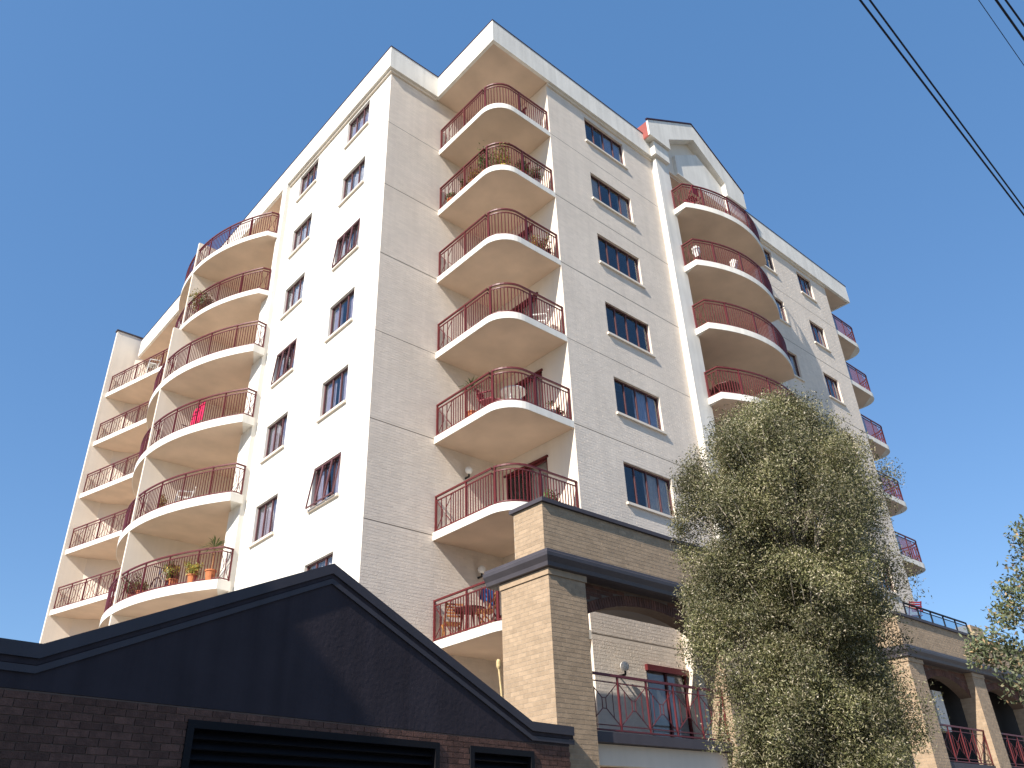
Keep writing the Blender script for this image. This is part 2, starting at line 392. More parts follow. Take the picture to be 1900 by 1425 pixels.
for ci, (a, b, n, ks) in enumerate(WR):
    for k in ks: place_window(False, a, b, Z(k)+1.142, Z(k)+2.43, n, 'R%d' % ci, -D, ci*20+k)
for ci, (a, b, n, ks) in enumerate(WL):
    for k in ks:
        o = place_window(True, a, b, Z(k)+1.275, Z(k)+2.564, n, 'L%d' % ci, 0, 100+ci*20+k)
        if (ci, k) in ((0, 3), (0, 6), (1, 5)):                  # awning sashes pushed out at the bottom
            w, h = b-a, 1.289; s = MB(); ex = {(0, 3): .15, (0, 6): .09, (1, 5): .07}[(ci, k)]
            for i in range(n):
                x0, x1 = w*i/n+.02, w*(i+1)/n-.02; top = (.02, h-.06); bot = (-ex, .02)
                P = lambda u, e: (top[0]+(bot[0]-top[0])*e, u, top[1]+(bot[1]-top[1])*e)
                for q in (x0, x1): s.bar(P(q, 0), P(q, 1), .035)
                for e in (0, 1): s.bar(P(x0, e), P(x1, e), .035)
            link('open_sash', s.mesh('open_sash', 'wframe'), o, label='window sash pushed open at the bottom')

# ---- balcony doors on the stack, x = XB
for k in range(1, 9):
    f = MB(); y0, y1, z0, z1 = -2.05, -.25, Z(k)+.25, Z(k)+2.42
    for yy in (y0, (y0+y1)/2-.03, y1-.06): f.box(XB+.02, XB+.08, yy, yy+.06, z0, z1)
    f.box(XB+.02, XB+.08, y0, y1, z1-.07, z1); f.box(XB+.02, XB+.08, y0, y1, z0, z0+.07); f.box(XB-.05, XB+.02, y0-.05, y1+.05, z1, z1+.06)
    d = wmerge('balcony_door', 'maroon', f)
    for a, b in ((y0+.06, (y0+y1)/2-.03), ((y0+y1)/2+.03, y1-.06)): link('pane', MB().box(XB+.045, XB+.053, a, b, z0+.07, z1-.07).mesh('pane', 'glass'), d)
    link('curtain', MB().box(XB+.2, XB+.22, y0+.1, y0+.9, z0, z1).mesh('curtain', 'curtB'), d)
    link('dark_backdrop', MB().box(XB+.7, XB+.72, y0-.2, y1+.2, z0-.1, z1+.2).mesh('dark_backdrop', 'black'), d)  # near-black sheet in place of the unlit interior

# ---- roof: fascia, soffit, cap, roof body
def fascia(poly_out, z0, z1, m='white', t=.12):
    s = MB()
    for (a, b) in zip(poly_out[:-1], poly_out[1:]): pass
    s.sweep([(x, y, (z0+z1)/2) for x, y in poly_out], t, z1-z0); return s
OF = .169
outline = [(10.2, -D-OF), (1.973, -D-OF), (1.973, -OF), (-OF, -OF), (-OF, 24.75)]
ins = [(10.6, -D-OF+.06), (2.033, -D-OF+.06), (2.033, -OF+.06), (-OF+.06, -OF+.06), (-OF+.06, 24.75)]
wmerge('fascia', 'white', fascia(ins, SOF, FT))
wmerge('fascia', 'white', fascia([(26.72, -1.0), (26.72, -D-OF+.06), (16.9, -D-OF+.06)], SOF, FT))
wmerge('gutter', 'maroon_dark', fascia([(x+.03, y+.03) for x, y in outline[:-1]] + [(-OF+.03, 24.75)], FT+.001, FT+.032, t=.10))
wmerge('gutter', 'maroon_dark', fascia([(26.75, -1.0), (26.75, -D-OF+.03), (17.02, -D-OF+.03)], FT+.001, FT+.032, t=.10))
s = MB(); s.prism([(26.7, -1.0), (26.7, -D-OF+.1), (2.07, -D-OF+.1), (2.07, -OF+.1), (-OF+.1, -OF+.1), (-OF+.1, 24.9), (2, 25), (24, 12), (26.7, 0)], SOF+.02, SOF+.14)
wmerge('roof_soffit', 'soffit', s)
s = MB(); s.prism([(26.6, -1.0), (26.6, -D+.1), (2.3, -D+.1), (2.3, .1), (.1, .1), (.1, 24.6), (2, 24.8), (24, 12)], SOF+.2, FT-.05)
wmerge('roof', 'redroof', s)
# thin shadow mould under the fascia
s = MB(); s.sweep([(XR-.02, -D-.04, SOF-.05), (XB-.0, -D-.04, SOF-.05)], .07, .1); s.sweep([(2.0, -.04, SOF-.05), (-.04, -.04, SOF-.05), (-.04, YP-.03, SOF-.05)], .07, .1)
wmerge('eaves_mould', 'plaster', s)

# ---- gable portal over the right curved balconies
GY = -3.72; gx0, gx1, gxc = 10.15, 17.0, 13.58
gz0, gze, gza = 27.02, 27.86, 30.0
P = [(gx0, gz0), (11.5, gz0), (11.5, 27.63), (13.52, 29.0), (15.5, 27.58), (15.5, 26.85), (gx1, 26.9), (gx1, gze), (gxc, gza), (gx0, gze)]
s = MB(); s.extrude([(x, GY, z) for x, z in P], (0, .08, 0)); wmerge('gable_front', 'white', s)
s = MB()
for a, b in (((gx0-.06, gze-.0), (gxc, gza+.04)), ((gxc, gza+.04), (gx1+.06, gze))):
    s.bar((a[0], GY+.02, a[1]+.025), (b[0], GY+.02, b[1]+.025), .10, .05)
wmerge('gable_capping', 'maroon_dark', s)
wmerge('gable_bracket', 'white', MB().box(10.52, 11.45, -3.60, -D+.2, 26.27, 27.0)); wmerge('gable_bracket', 'white', MB().box(15.55, 17.3, -3.60, -D+.2, 26.1, 26.88))
s = MB()
for a, b in (((gx0+.01, gz0+.02), (gx0+.01, gze-.03)), ((gx0+.01, gze-.03), (gxc, gza-.03)), ((gxc, gza-.03), (gx1-.01, gze-.03)), ((gx1-.01, gze-.03), (gx1-.01, gz0+.02))):
    s.extrude([(a[0], GY+.083, a[1]), (b[0], GY+.083, b[1]), (b[0]*.992+gxc*.008, GY+.083, b[1]-.06), (a[0]*.992+gxc*.008, GY+.083, a[1]-.06)], (0, 3.6, 0))
wmerge('gable_roof', 'redroof', s)
s = MB(); q_ = P[1:6]
for a, b in zip(q_[:-1], q_[1:]):
    s.quad((a[0], GY+.081, a[1]), (b[0], GY+.081, b[1]), (b[0], -3.352, b[1]), (a[0], -3.352, a[1]))
wmerge('gable_reveal', 'white', s)
wmerge('gable_soffit', 'white', MB().box(gx0+.08, 11.5, GY+.085, -D, gz0+.005, gz0+.05))
s = MB(); s.extrude([(11.46, -3.35, 26.15), (11.46, -3.35, 27.0), (10.9, -3.35, 27.1), (10.9, -3.35, 28.1), (13.55, -3.35, 29.75), (16.3, -3.35, 28.05), (16.3, -3.35, 26.9), (16.9, -3.35, 26.15)], (0, .2, 0)); wmerge('gable_back_wall', 'plaster', s)
s = MB(); s.extrude([(12.1, -3.5, 26.2), (12.1, -3.5, 27.27), (13.85, -3.5, 28.45), (15.6, -3.5, 27.5), (15.6, -3.5, 26.2)], (0, .19, 0)); wmerge('gable_panel', 'white', s)
# piers and recess of the right curved balconies
mb = MB(); mb.box(10.68, 11.5, -3.45, -1.7, 0, 26.27); mb.box(16.9, 17.45, -3.45, -1.7, 0, 26.27)
for k in range(1, 9): pass
wmerge('balcony_pier', 'white', mb)
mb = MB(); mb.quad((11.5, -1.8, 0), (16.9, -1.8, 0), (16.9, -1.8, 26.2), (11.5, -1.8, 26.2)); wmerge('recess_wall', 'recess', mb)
wmerge('recess_ceiling', 'soffit', MB().box(11.5, 16.9, -3.28, -1.8, 26.02, 26.14))

# ---- left facade beyond the windows: piers, recess, fins
wmerge('balcony_pier', 'white', MB().box(-.17, 1.75, YP, 8.35, 0, 20.6))
wmerge('balcony_pier', 'white', MB().box(-.17, 1.75, YP, 7.86, 20.602, SOF))
wmerge('balcony_pier', 'white', MB().box(-.17, 1.75, 17.3, 18.55, 0, SOF))
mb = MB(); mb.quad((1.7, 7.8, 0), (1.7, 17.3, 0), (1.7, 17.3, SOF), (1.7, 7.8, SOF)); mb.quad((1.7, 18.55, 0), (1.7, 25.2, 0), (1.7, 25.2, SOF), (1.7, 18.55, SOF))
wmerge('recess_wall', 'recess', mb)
s = MB(); s.extrude([(-1.2, 25.15, 0), (1.75, 25.15, 0), (1.75, 25.15, 27.7), (-1.4, 25.15, 27.7)], (0, .2, 0)); wmerge('end_fin_wall', 'plaster', s, label='cream end wall standing proud of the last balconies')
wmerge('fin_capping', 'coping', MB().box(-1.46, 1.75, 25.1, 25.4, 27.702, 27.78))
s = MB()
for k in range(1, 9):
    top = Z(k+1) if k < 8 else Z(8)+1.7
    s.box(-2.135 if k < 7 else -1.84, 1.7, 12.04, 12.16, Z(k)+(.3 if k < 7 else .23), top)
wmerge('divider_wall', 'plaster', s)

# ---- balconies: balcony (slab) > handrail, lower_rail, post, baluster
def arc(c, r, a0, a1, n):
    return [(c[0]+r*math.cos(R(a0+(a1-a0)*i/n)), c[1]+r*math.sin(R(a0+(a1-a0)*i/n))) for i in range(n+1)]
def chord(p0, p1, sag, n):
    """arc from p0 to p1 bulging by sag to the right-hand side of p0->p1 given sign"""
    p0, p1 = Vector(p0), Vector(p1); L = (p1-p0).length/2; s_ = abs(sag); r = (L*L+s_*s_)/(2*s_); m = (p0+p1)/2; d = (p1-p0).normalized()
    nrm = Vector((d.y, -d.x))*(1 if sag > 0 else -1); c = m-nrm*(r-s_); th = math.asin(L/r); out = []
    for i in range(n+1):
        t = -th+2*th*i/n; out.append(tuple(c+nrm*r*math.cos(t)+d*r*math.sin(t)))
    return out
def inset(path, d):
    P = [Vector(q) for q in path]; out = []
    for i, q in enumerate(P):
        a = (P[i]-P[i-1]).normalized() if i else (P[1]-P[0]).normalized(); b = (P[i+1]-P[i]).normalized() if i < len(P)-1 else a
        t = (a+b).normalized(); nn = Vector((-t.y, t.x)); out.append(tuple(q+nn*d/max(.4, t.dot(a))))
    return out
def walk(path, step, start=0.):
    """points and tangents every step metres"""
    P = [Vector(q) for q in path]; out = []; s_ = start; acc = 0
    for a, b in zip(P[:-1], P[1:]):
        L = (b-a).length
        while s_ <= acc+L: out.append(a+(b-a)*((s_-acc)/L)); s_ += step
        acc += L
    return out
def plen(path): return sum((Vector(b)-Vector(a)).length for a, b in zip(path[:-1], path[1:]))
bal_mesh = MB().box(-.0105, .0105, -.0105, .0105, 0, .86).mesh('baluster', 'maroon')
post_mesh = MB().box(-.022, .022, -.022, .022, 0, 1.07).mesh('post', 'maroon')
BALC = []; BALH = []
def rail(parent, path, zt, individual, xpan=(), posts=1.25, step=.105, h=1.07, ends=True):
    """railing along path at slab top zt"""
    hp = [(x, y, zt+h-.02) for x, y in path]
    link('handrail', MB().sweep(hp, .055, .045).mesh('handrail', 'maroon'), parent)
    link('lower_rail', MB().sweep([(x, y, zt+h-.15) for x, y in path], .03, .03).mesh('lower_rail', 'maroon'), parent)
    link('bottom_rail', MB().sweep([(x, y, zt+.06) for x, y in path], .03, .03).mesh('bottom_rail', 'maroon'), parent)
    L = plen(path); n = max(1, round(L/posts)); pp = walk(path, (L-.05)/n, .02)
    for q in pp: link('post', post_mesh, parent, (q.x, q.y, zt))
    for (s0, s1) in xpan:                                        # panels with crossed bars
        a, b = walk(path, 99, s0)[0], walk(path, 99, s1)[0]; m = MB()
        lo, hi = zt+.07, zt+h-.16
        a3 = lambda q, z: (q.x, q.y, z); mid = (a+b)/2; e = (b-a)*.1
        for P0, P1, z0, z1 in ((a, mid-e, lo, (lo+hi)/2-.08), (a, mid-e, hi, (lo+hi)/2+.08), (b, mid+e, lo, (lo+hi)/2-.08), (b, mid+e, hi, (lo+hi)/2+.08)):
            m.bar(a3(P0, z0), a3(P1, z1), .016)
        m.bar(a3(mid-e, (lo+hi)/2-.08), a3(mid-e, (lo+hi)/2+.08), .016); m.bar(a3(mid+e, (lo+hi)/2-.08), a3(mid+e, (lo+hi)/2+.08), .016)
        link('crossed_bars', m.mesh('crossed_bars', 'maroon'), parent)
    for i, q in enumerate(walk(path, step, step*.6)):
        s_ = step*.6+i*step
        if any(a < s_ < b for a, b in xpan) and i % 2: continue
        if individual: link('baluster', bal_mesh, parent, (q.x, q.y, zt+.06))
        else: BALC.append((q.x, q.y, zt+.06+.43)); BALH.append((.0105, .0105, .43))
# corner stack
sp = [(X1, .0), (X1, -D+.80)] + arc((X1+.80, -D+.80), .80, 180, 270, 10) + [(XB, -D-.0)]
for k in range(1, 9):
    zb = Z(k); th = .22
    poly = sp + [(XB, 0)]
    b = wmerge('balcony', 'white', MB().prism(poly, zb, zb+th), label=None or 'cream balcony slab with rounded corner')
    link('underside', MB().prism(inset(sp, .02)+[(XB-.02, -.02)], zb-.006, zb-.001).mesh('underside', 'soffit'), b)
    rail(b, inset([(X1, -.02)]+sp[1:-1]+[(XB-.02, -D)], .07), zb+th, k in (3, 4, 5, 6, 7, 8), xpan=((.05, .75),))
    g_ = MB(); c = {4: (3.33, -.16, 11.32), 2: (3.76, -.16, 8.51)}.get(k)
# curved stacks on the left
cl = [(-.15, 7.39), (-.6, 7.36)] + chord((-.6, 7.36), (-.6, 16.84), -1.55, 36)[1:] + [(-.15, 16.84)]
cu = [(-.17, 7.72), (-.55, 7.82)] + chord((-.55, 7.82), (-.55, 16.4), -1.30, 36)[1:] + [(-.17, 16.5)]
for k in range(1, 9):
    zb = Z(k); th, path0, ya = (.30, cl, 8.34) if k < 7 else (.22, cu, 7.87)
    cc_ = path0[::-1]
    b = wmerge('balcony', 'white', MB().prism(cc_ + [(-.17, ya), (1.69, ya), (1.69, 17.3), (-.17, 17.3)], zb, zb+th), label='long cream balcony slab with bowed front')
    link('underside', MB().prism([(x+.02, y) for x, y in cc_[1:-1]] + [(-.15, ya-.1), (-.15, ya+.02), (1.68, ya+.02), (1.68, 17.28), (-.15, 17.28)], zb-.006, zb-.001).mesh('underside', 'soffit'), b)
    cx = inset(cc_[1:-1], .07)
    pr = [(-.19, cc_[0][1]-.07)]+[(x, y) for x, y in cx]+[(-.19, cc_[-1][1]+.06)]
    Lp = plen(pr)
    rail(b, pr, zb+th, False, xpan=((.1, .45), (Lp/2-1.0, Lp/2-.15), (Lp/2+.15, Lp/2+1.0), (Lp-.42, Lp-.05)))
# end bays on the left
for k in range(1, 9):
    zb = Z(k); th = .24
    b = wmerge('balcony', 'white', MB().prism([(-1.2, 25.14), (.62, 18.56), (1.69, 18.56), (1.69, 25.14)], zb, zb+th), label='straight cream balcony slab at the far end')
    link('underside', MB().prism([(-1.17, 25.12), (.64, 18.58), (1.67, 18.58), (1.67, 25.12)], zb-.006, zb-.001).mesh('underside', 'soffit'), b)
    pth = [(-1.1, 25.1), (.66, 18.7)]; L = plen(pth)
    rail(b, pth, zb+th, False, xpan=tuple((i*L/6+.06, (i+1)*L/6-.06) for i in range(6)), posts=L/6)
# curved stack on the right
cr = [(11.34, -3.45), (11.34, -4.02)] + chord((11.34, -4.02), (17.0, -4.02), .75, 24)[1:] + [(17.0, -3.45)]
for k in range(3, 9):
    zb = Z(k); th = .25
    b = wmerge('balcony', 'white', MB().prism(cr + [(16.9, -3.44), (16.9, -1.81), (11.5, -1.81), (11.5, -3.44)], zb, zb+th), label='cream balcony slab with shallow bowed front')
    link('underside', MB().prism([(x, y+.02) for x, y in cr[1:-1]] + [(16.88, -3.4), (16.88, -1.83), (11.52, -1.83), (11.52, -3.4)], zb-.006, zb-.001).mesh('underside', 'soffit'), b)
    cc = inset([cr[0]]+cr[1:-1]+[cr[-1]], .07)
    rail(b, cc, zb+th, False, xpan=((.05, .5),), step=.105)
    d = MB(); d.box(12.3, 14.9, -1.86, -1.81, zb+th, zb+th+2.1); wmerge('balcony_door', 'maroon', d)
# small balconies at the far right end
er = [(24.43, -D+.05), (26.6, -D+.05)] + arc((26.6, -D+.85), .8, 270, 360, 8)[1:] + [(27.4, -.6)]
for k in range(4, 9):
    zb = Z(k); th = .24
    b = wmerge('balcony', 'white', MB().prism(er+[(24.43, -.6)], zb, zb+th), label='small cream corner balcony slab at the far right end')
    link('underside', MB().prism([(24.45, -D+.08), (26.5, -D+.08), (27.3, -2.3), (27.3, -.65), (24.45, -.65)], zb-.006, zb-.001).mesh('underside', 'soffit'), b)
    rail(b, inset(er, .07), zb+th, False, xpan=((1.7, 2.5),))
link('balusters', boxes_mesh('balusters', 'maroon', BALC, BALH), A, kind='stuff', label='thin maroon balusters of the farther railings')
# globe lamps fixed to the wall
def globe(c, nrm, r=.115):
    s = MB(); prof = [(r*math.sin(R(t)) + 1e-4, -r*math.cos(R(t))) for t in range(0, 181, 15)]; s.lathe(prof, c, 16)
    o = wmerge('wall_lamp', 'globe', s, smooth=True, label='round white globe lamp on the wall')
    f = MB(); f.tube([(c[0], c[1], c[2]-r), (c[0], c[1]+.0, c[2]-r-.08), (c[0]-nrm[0]*.2, c[1]-nrm[1]*.2, c[2]-r-.08)], .03, 8)
    link('bracket', f.mesh('bracket', 'black'), o)
for c in ((3.33, -.17, 11.32), (3.76, -.17, 8.45), (5.56, -3.42, 5.52)): globe(c, (0, -1, 0))
for c in ((-.3, 22.6, 13.5-.6), (.9, 22.3, 10.6)): pass
# terrace door behind the arch
f = MB(); x0, x1, z0, z1 = 6.62, 8.29, 3.65, 5.68
for xx in (x0, 7.42, x1-.07): f.box(xx, xx+.07, -D+.03, -D+.1, z0, z1-.12)
f.box(x0-.03, x1+.1, -D-.09, -D+.1, z1-.12, z1+.03)
dd = wmerge('terrace_door', 'maroon', f)
for a, b in ((x0+.07, 7.42), (7.49, x1-.07)): link('pane', MB().box(a, b, -D+.06, -D+.068, z0, z1-.12).mesh('pane', 'glass'), dd)
link('curtain', MB().box(x0+.07, x1-.07, -D+.1, -D+.11, z0, z1-.12).mesh('curtain', 'curtB'), dd)
wmerge('brick_return', 'plaster', MB().box(8.3, 10.6, -3.5, -D-.005, 0, 6.75))
C = []; H = []
relief(lambda u, t, z: (8.3+u, -3.5, z), 2.3, 3.4, 6.75, [])
link('brick', boxes_mesh('brick', 'cream', C, H), A, kind='stuff')

# ------------------------------------------------------------------ brick arcades in front
def brick_obj(parent, base, c, half, m, cache={}):
    key = (round(half[0], 2), round(half[1], 3), round(half[2], 3), m)
    if key not in cache:
        h = half; b = .004; s = MB()
        s.box(-h[0], h[0], -h[1], h[1], -h[2], h[2]); cache[key] = s.mesh('brick', m)
    link('brick', cache[key], parent, (c[0]-base[0], c[1]-base[1], c[2]-base[2]))
def arcade(name, label, base, xs, zpar, xend_front=None, xpar0=None, indiv=0, group='brick arcades along the street front'):
    """xs = list of pillar (x0,x1)"""
    T = thing(name, label, 'arcade', base, group=group)
    o = Vector(base); yF = -5.6; n_ind = [indiv]
    CC, HH = [], []
    def face_y(x0, x1, y, z0, z1, holes=(), ind=False, off=0):
        for a, b, c, d in bond(x1-x0, z0, z1, holes, off=off):
            t = .003+random.uniform(-.0008, .001); cen = (x0+(a+b)/2, y, (c+d)/2); hf = ((b-a)/2, t, (d-c)/2)
            if ind and n_ind[0] > 0: n_ind[0] -= 1; brick_obj(T, base, cen, hf, 'sand_o')
            else: CC.append(cen); HH.append(hf)
    def face_x(x, y0, y1, z0, z1, ind=False, off=0):
        for a, b, c, d in bond(y1-y0, z0, z1, (), off=off):
            t = .003+random.uniform(-.0008, .001); cen = (x, y0+(a+b)/2, (c+d)/2); hf = (t, (b-a)/2, (d-c)/2)
            if ind and n_ind[0] > 0: n_ind[0] -= 1; brick_obj(T, base, cen, hf, 'sand_o')
            else: CC.append(cen); HH.append(hf)
    x00, x99 = xs[0][0], xs[-1][1]; zc0, zc1 = 6.58, 6.93
    for i, (a, b) in enumerate(xs):
        yb = -4.15 if (i == 0 and indiv) else -4.98
        part(MB().box(a, b, yF, yb, 0, 6.45), 'pillar', 'sand_m', T, label='sand brick pillar')
        zlo = 2.75
        face_x(a, yF, yb, zlo, 6.45, ind=(i == 0)); face_y(a, b, yF, zlo, 6.45, off=1); 
        part(MB().box(a-.03, b+.03, yF-.03, yb+.02, 6.452, zc0-.001), 'capital', 'sand', T)
    # arch walls
    for (a, b) in zip(xs[:-1], xs[1:]):
        x0, x1 = a[1], b[0]; c = (x0+x1)/2; hw = (x1-x0)/2; zs, rise = 5.78, .52; yA, yB = -5.36, -4.99
        rr = (hw*hw+rise*rise)/(2*rise)
        zarc = lambda x: zs+rise-rr+math.sqrt(max(rr*rr-(x-c)**2, 0))
        n = 24; top = [(x0+(x1-x0)*i/n, zarc(x0+(x1-x0)*i/n)) for i in range(n+1)]
        m = MB(); m.extrude([(x, yA, z) for x, z in top] + [(x1, yA, zc0), (x0, yA, zc0)], (0, yB-yA, 0)); part(m, 'arch', 'dmort', T)
        bm_ = MB(); s_ = .0; k = 0; L = 2*rr*math.asin(hw/rr); nb = int(L/.082)
        for i in range(nb):                                           # soldier course round the arch: single bricks
            th = -math.asin(hw/rr)+2*math.asin(hw/rr)*(i+.5)/nb; cc = Vector((c, 0, zs+rise-rr)); e = Vector((math.sin(th), 0, math.cos(th)))
            p0 = cc+e*(rr+.004); p1 = cc+e*(rr+.225); bm_.bar((p0.x, yA-.002, p0.z), (p1.x, yA-.002, p1.z), .07, .024, upv=(0, 1, 0))
        part(bm_, 'arch_brick', 'dbrick', T, kind='stuff')
        C2, H2 = [], []
        for a_, b_, c_, d_ in bond(x1-x0, zs, zc0, [lambda u, z: z < zarc(x0+u)+.26]):
            C2.append((x0+(a_+b_)/2, yA, (c_+d_)/2)); H2.append(((b_-a_)/2, .006, (d_-c_)/2))
        link('spandrel_brick', boxes_mesh('spandrel_brick', 'dbrick', C2, H2, base), T, kind='stuff')
        part(MB().box(x0, x1, yA+.02, yB-.02, zc0-.002, zc0+.2), 'lintel', 'black', T)
    # cornice and parapet
    xp = xpar0 if xpar0 is not None else x00
    s = MB(); prof = [(.0, zc0), (.10, zc0+.02), (.12, zc0+.10), (.19, zc0+.20), (.20, zc0+.27), (.15, zc0+.30), (.15, zc1)]
    for (d0, z0), (d1, z1) in zip(prof[:-1], prof[1:]):
        s.quad((x00-d0, yF-d0, z0), (x99+.1, yF-d0, z0), (x99+.1, yF-d1, z1), (x00-d1, yF-d1, z1))
        s.quad((x00-d0, -3.78, z0), (x00-d0, yF-d0, z0), (x00-d1, yF-d1, z1), (x00-d1, -3.78, z1))
    s.quad((x00-.15, yF-.15, zc1), (x99+.1, yF-.15, zc1), (x99+.1, -3.78, zc1), (x00-.15, -3.78, zc1))
    s.quad((x00, yF, zc0), (x00, -3.78, zc0), (x99+.1, -3.78, zc0), (x99+.1, yF, zc0))
    s.add([(x00-d, -3.78, z) for d, z in prof]+[(x00+.3, -3.78, zc1), (x00+.3, -3.78, zc0)], [tuple(range(len(prof)+2))])
    part(s, 'cornice', 'cornice', T)
    part(MB().box(xp, x99, yF, -4.7, zc1+.001, zpar), 'parapet', 'sand_m', T)
    face_x(xp, yF, -4.7, zc1+.01, zpar, ind=True); face_y(xp, x99, yF, zc1+.01, zpar, off=1)
    part(MB().box(xp-.06, x99, yF-.07, -4.62, zpar+.001, zpar+.09), 'coping', 'coping', T)
    link('brick', boxes_mesh('brick', 'sand', CC, HH, base), T, kind='stuff')
    # terrace slab between arcade and building
    part(MB().box(x00+.1, x99, -5.47, -3.5, 3.44, 3.63), 'terrace_slab', 'coping', T)
    part(MB().box(x00+1.2, x99, -5.3, -5.1, 3.05, 3.43), 'edge_beam', 'plaster', T)
    part(MB().box(x00+1.2, x99, -5.1, -3.5, 3.2, 3.43), 'terrace_ceiling', 'brown_roof', T)
    # patterned railing in each arch
    for (a, b) in zip(xs[:-1], xs[1:]):
        x0, x1 = a[1], b[0]; y = -5.42; zt = 3.64; m = MB()
        rl = link('railing', MB().bar((x0, y, zt+1.07), (x1, y, zt+1.07), .05, .05).bar((x0, y, zt+.93), (x1, y, zt+.93), .02).bar((x0, y, zt+.12), (x1, y, zt+.12), .02).bar((x0, y, zt+.03), (x1, y, zt+.03), .05, .03).mesh('railing', 'maroon', base), T)
        n = round((x1-x0)/.9)
        for i in range(n+1): x = x0+.03+(x1-x0-.06)*i/n; link('post', MB().box(x-.018, x+.018, y-.018, y+.018, zt+.04, zt+1.06).mesh('post', 'maroon', base), rl)
        for i in range(n):
            xa = x0+.05+(x1-x0-.06)*i/n; xb = x0+(x1-x0-.06)*(i+1)/n; xm = (xa+xb)/2; lo, hi = zt+.13, zt+.92; zm = (lo+hi)/2; e = .055; q = .10; p_ = MB()
            for sx, xx in ((-1, xa), (1, xb)):
                for sz, zz in ((-1, lo), (1, hi)):
                    p_.bar((xx, y, zz), (xm+sx*e, y, zm+sz*q), .014)
                p_.bar((xm+sx*e, y, zm-q), (xm+sx*e, y, zm+q), .014)
                xv = xx-sx*.16; f_ = .16/abs(xx-(xm+sx*e)); dz = (hi-lo)/2*(1-f_)+q*f_
                p_.bar((xv, y, zm-dz), (xv, y, zm+dz), .012)
            p_.bar((xm-e, y, zm-q), (xm+e, y, zm-q), .014); p_.bar((xm-e, y, zm+q), (xm+e, y, zm+q), .014)
            link('web_panel', p_.mesh('web_panel', 'maroon', base), rl)
    return T
AR1 = arcade('brick_arcade', 'sand brick arcade with dark cornice beside the dark gabled building', (1.0, -5.6, 0), [(.97, 2.02), (6.55, 7.6), (12.1, 13.1)], 7.98, xpar0=.9, indiv=295)
AR2 = arcade('brick_arcade', 'sand brick arcade at the far right behind the tree, carrying a railed terrace', (16.6, -5.6, 0), [(16.55, 17.57), (21.4, 22.4), (26.2, 27.2), (31, 32)], 7.9, indiv=0)
# roof terrace railing on the second arcade
tr_ = link('terrace_railing', MB().bar((17.9, -5.4, 8.53), (22.95, -5.4, 8.53), .05).bar((17.9, -5.4, 8.42), (22.95, -5.4, 8.42), .025).mesh('terrace_railing', 'louvre', BASES[AR2.name]), AR2)
for i in range(6):
    x = 17.9+i*1.01; link('post', MB().box(x-.025, x+.025, -5.42, -5.38, 7.9, 8.53).mesh('post', 'louvre', BASES[AR2.name]), tr_)
    if i < 5: link('pane', MB().box(x+.04, x+.97, -5.405, -5.395, 8.03, 8.4).mesh('pane', 'rail_glass', BASES[AR2.name]), tr_)
part(MB().box(23.15, 24.3, -5.45, -4.9, 7.9, 8.5), 'end_block', 'sand', AR2)
part(MB().box(19.2, 30, -4.35, -3.3, 3.6, 6.5), 'arch_shade_block', 'black', AR2)  # solid black block puts the shade behind the arches into colour
part(MB().box(19.75, 20.45, -4.78, -4.5, 4.7, 5.98), 'white_post', 'white', AR2)

# ------------------------------------------------------------------ dark gabled building in front
th = R(7.5); gc, gs = math.cos(th), math.sin(th); GX, GYY = 1.0, -5.8
def G(s, w, z): return (GX+s*gc+w*gs*0 - w*(-gs)*-1*0 + w*(-gs), GYY+s*gs+w*gc, z)   # s along, w inward
Gb = thing('gabled_building', 'low dark rendered gabled building with red brown brickwork and louvres', 'building', (GX, GYY, 0))
sL = -13.0; sR = .06
ln = 3.27
# render panel above bricks
m = MB(); m.extrude([G(sL, 0, ln), G(sR, 0, ln), G(sR, 0, 3.40), G(-1.0, 0, 3.43), G(-5.43, 0, 5.26), G(-9.12, 0, 3.58), G(sL, 0, 3.58)], Vector(G(0, .25, 0))-Vector(G(0, 0, 0)))
part(m, 'gable_wall', 'dark', Gb)
def capline(off, w0, w1, dz0, dz1, name, mt):
    """moulding that follows the profile, w outwards"""
    P0 = [(sL, 3.73), (-9.12, 3.73), (-5.43, 5.42), (-1.0, 3.60), (sR+.12, 3.60)]; s_ = MB(); nn = len(P0)
    for (a, za), (b, zb) in zip(P0[:-1], P0[1:]):
        Q = [G(a, -w0, za+dz0), G(b, -w0, zb+dz0), G(b, -w0, zb+dz1), G(a, -w0, za+dz1)]
        s_.extrude(Q, Vector(G(0, w1, 0))-Vector(G(0, -w0, 0)))
    part(s_, name, mt, Gb)
capline(0, .042, .3, -.15, 0, 'coping', 'coping')
capline(0, .012, .0, -.215, -.151, 'upper_moulding', 'dark')
capline(0, .028, .0, -.30, -.225, 'lower_moulding', 'coping')
# brick part with louvre openings
louv = [(-7.32, -3.2), (-2.53, -.96)]; lz0, lz1 = 1.0, 3.13
m = MB()
for a, b in ((sL, louv[0][0]), (louv[0][1], louv[1][0]), (louv[1][1], sR)):
    m.extrude([G(a, .012, 0), G(b, .012, 0), G(b, .012, ln-.002), G(a, .012, ln-.002)], Vector(G(0, .25, 0))-Vector(G(0, 0, 0)))
for a, b in louv:
    m.extrude([G(a, .012, lz1), G(b, .012, lz1), G(b, .012, ln-.002), G(a, .012, ln-.002)], Vector(G(0, .25, 0))-Vector(G(0, 0, 0)))
    m.extrude([G(a, .012, 0), G(b, .012, 0), G(b, .012, lz0), G(a, .012, lz0)], Vector(G(0, .25, 0))-Vector(G(0, 0, 0)))
part(m, 'brick_wall', 'gmort', Gb)
rows = bond(sR-sL, ln-.08*12-.01, ln-.004, [(a-sL, b-sL, 0, lz1) for a, b in louv], bl=.225, bh=.070, j=.010)
rows.sort(key=lambda r: -r[3])
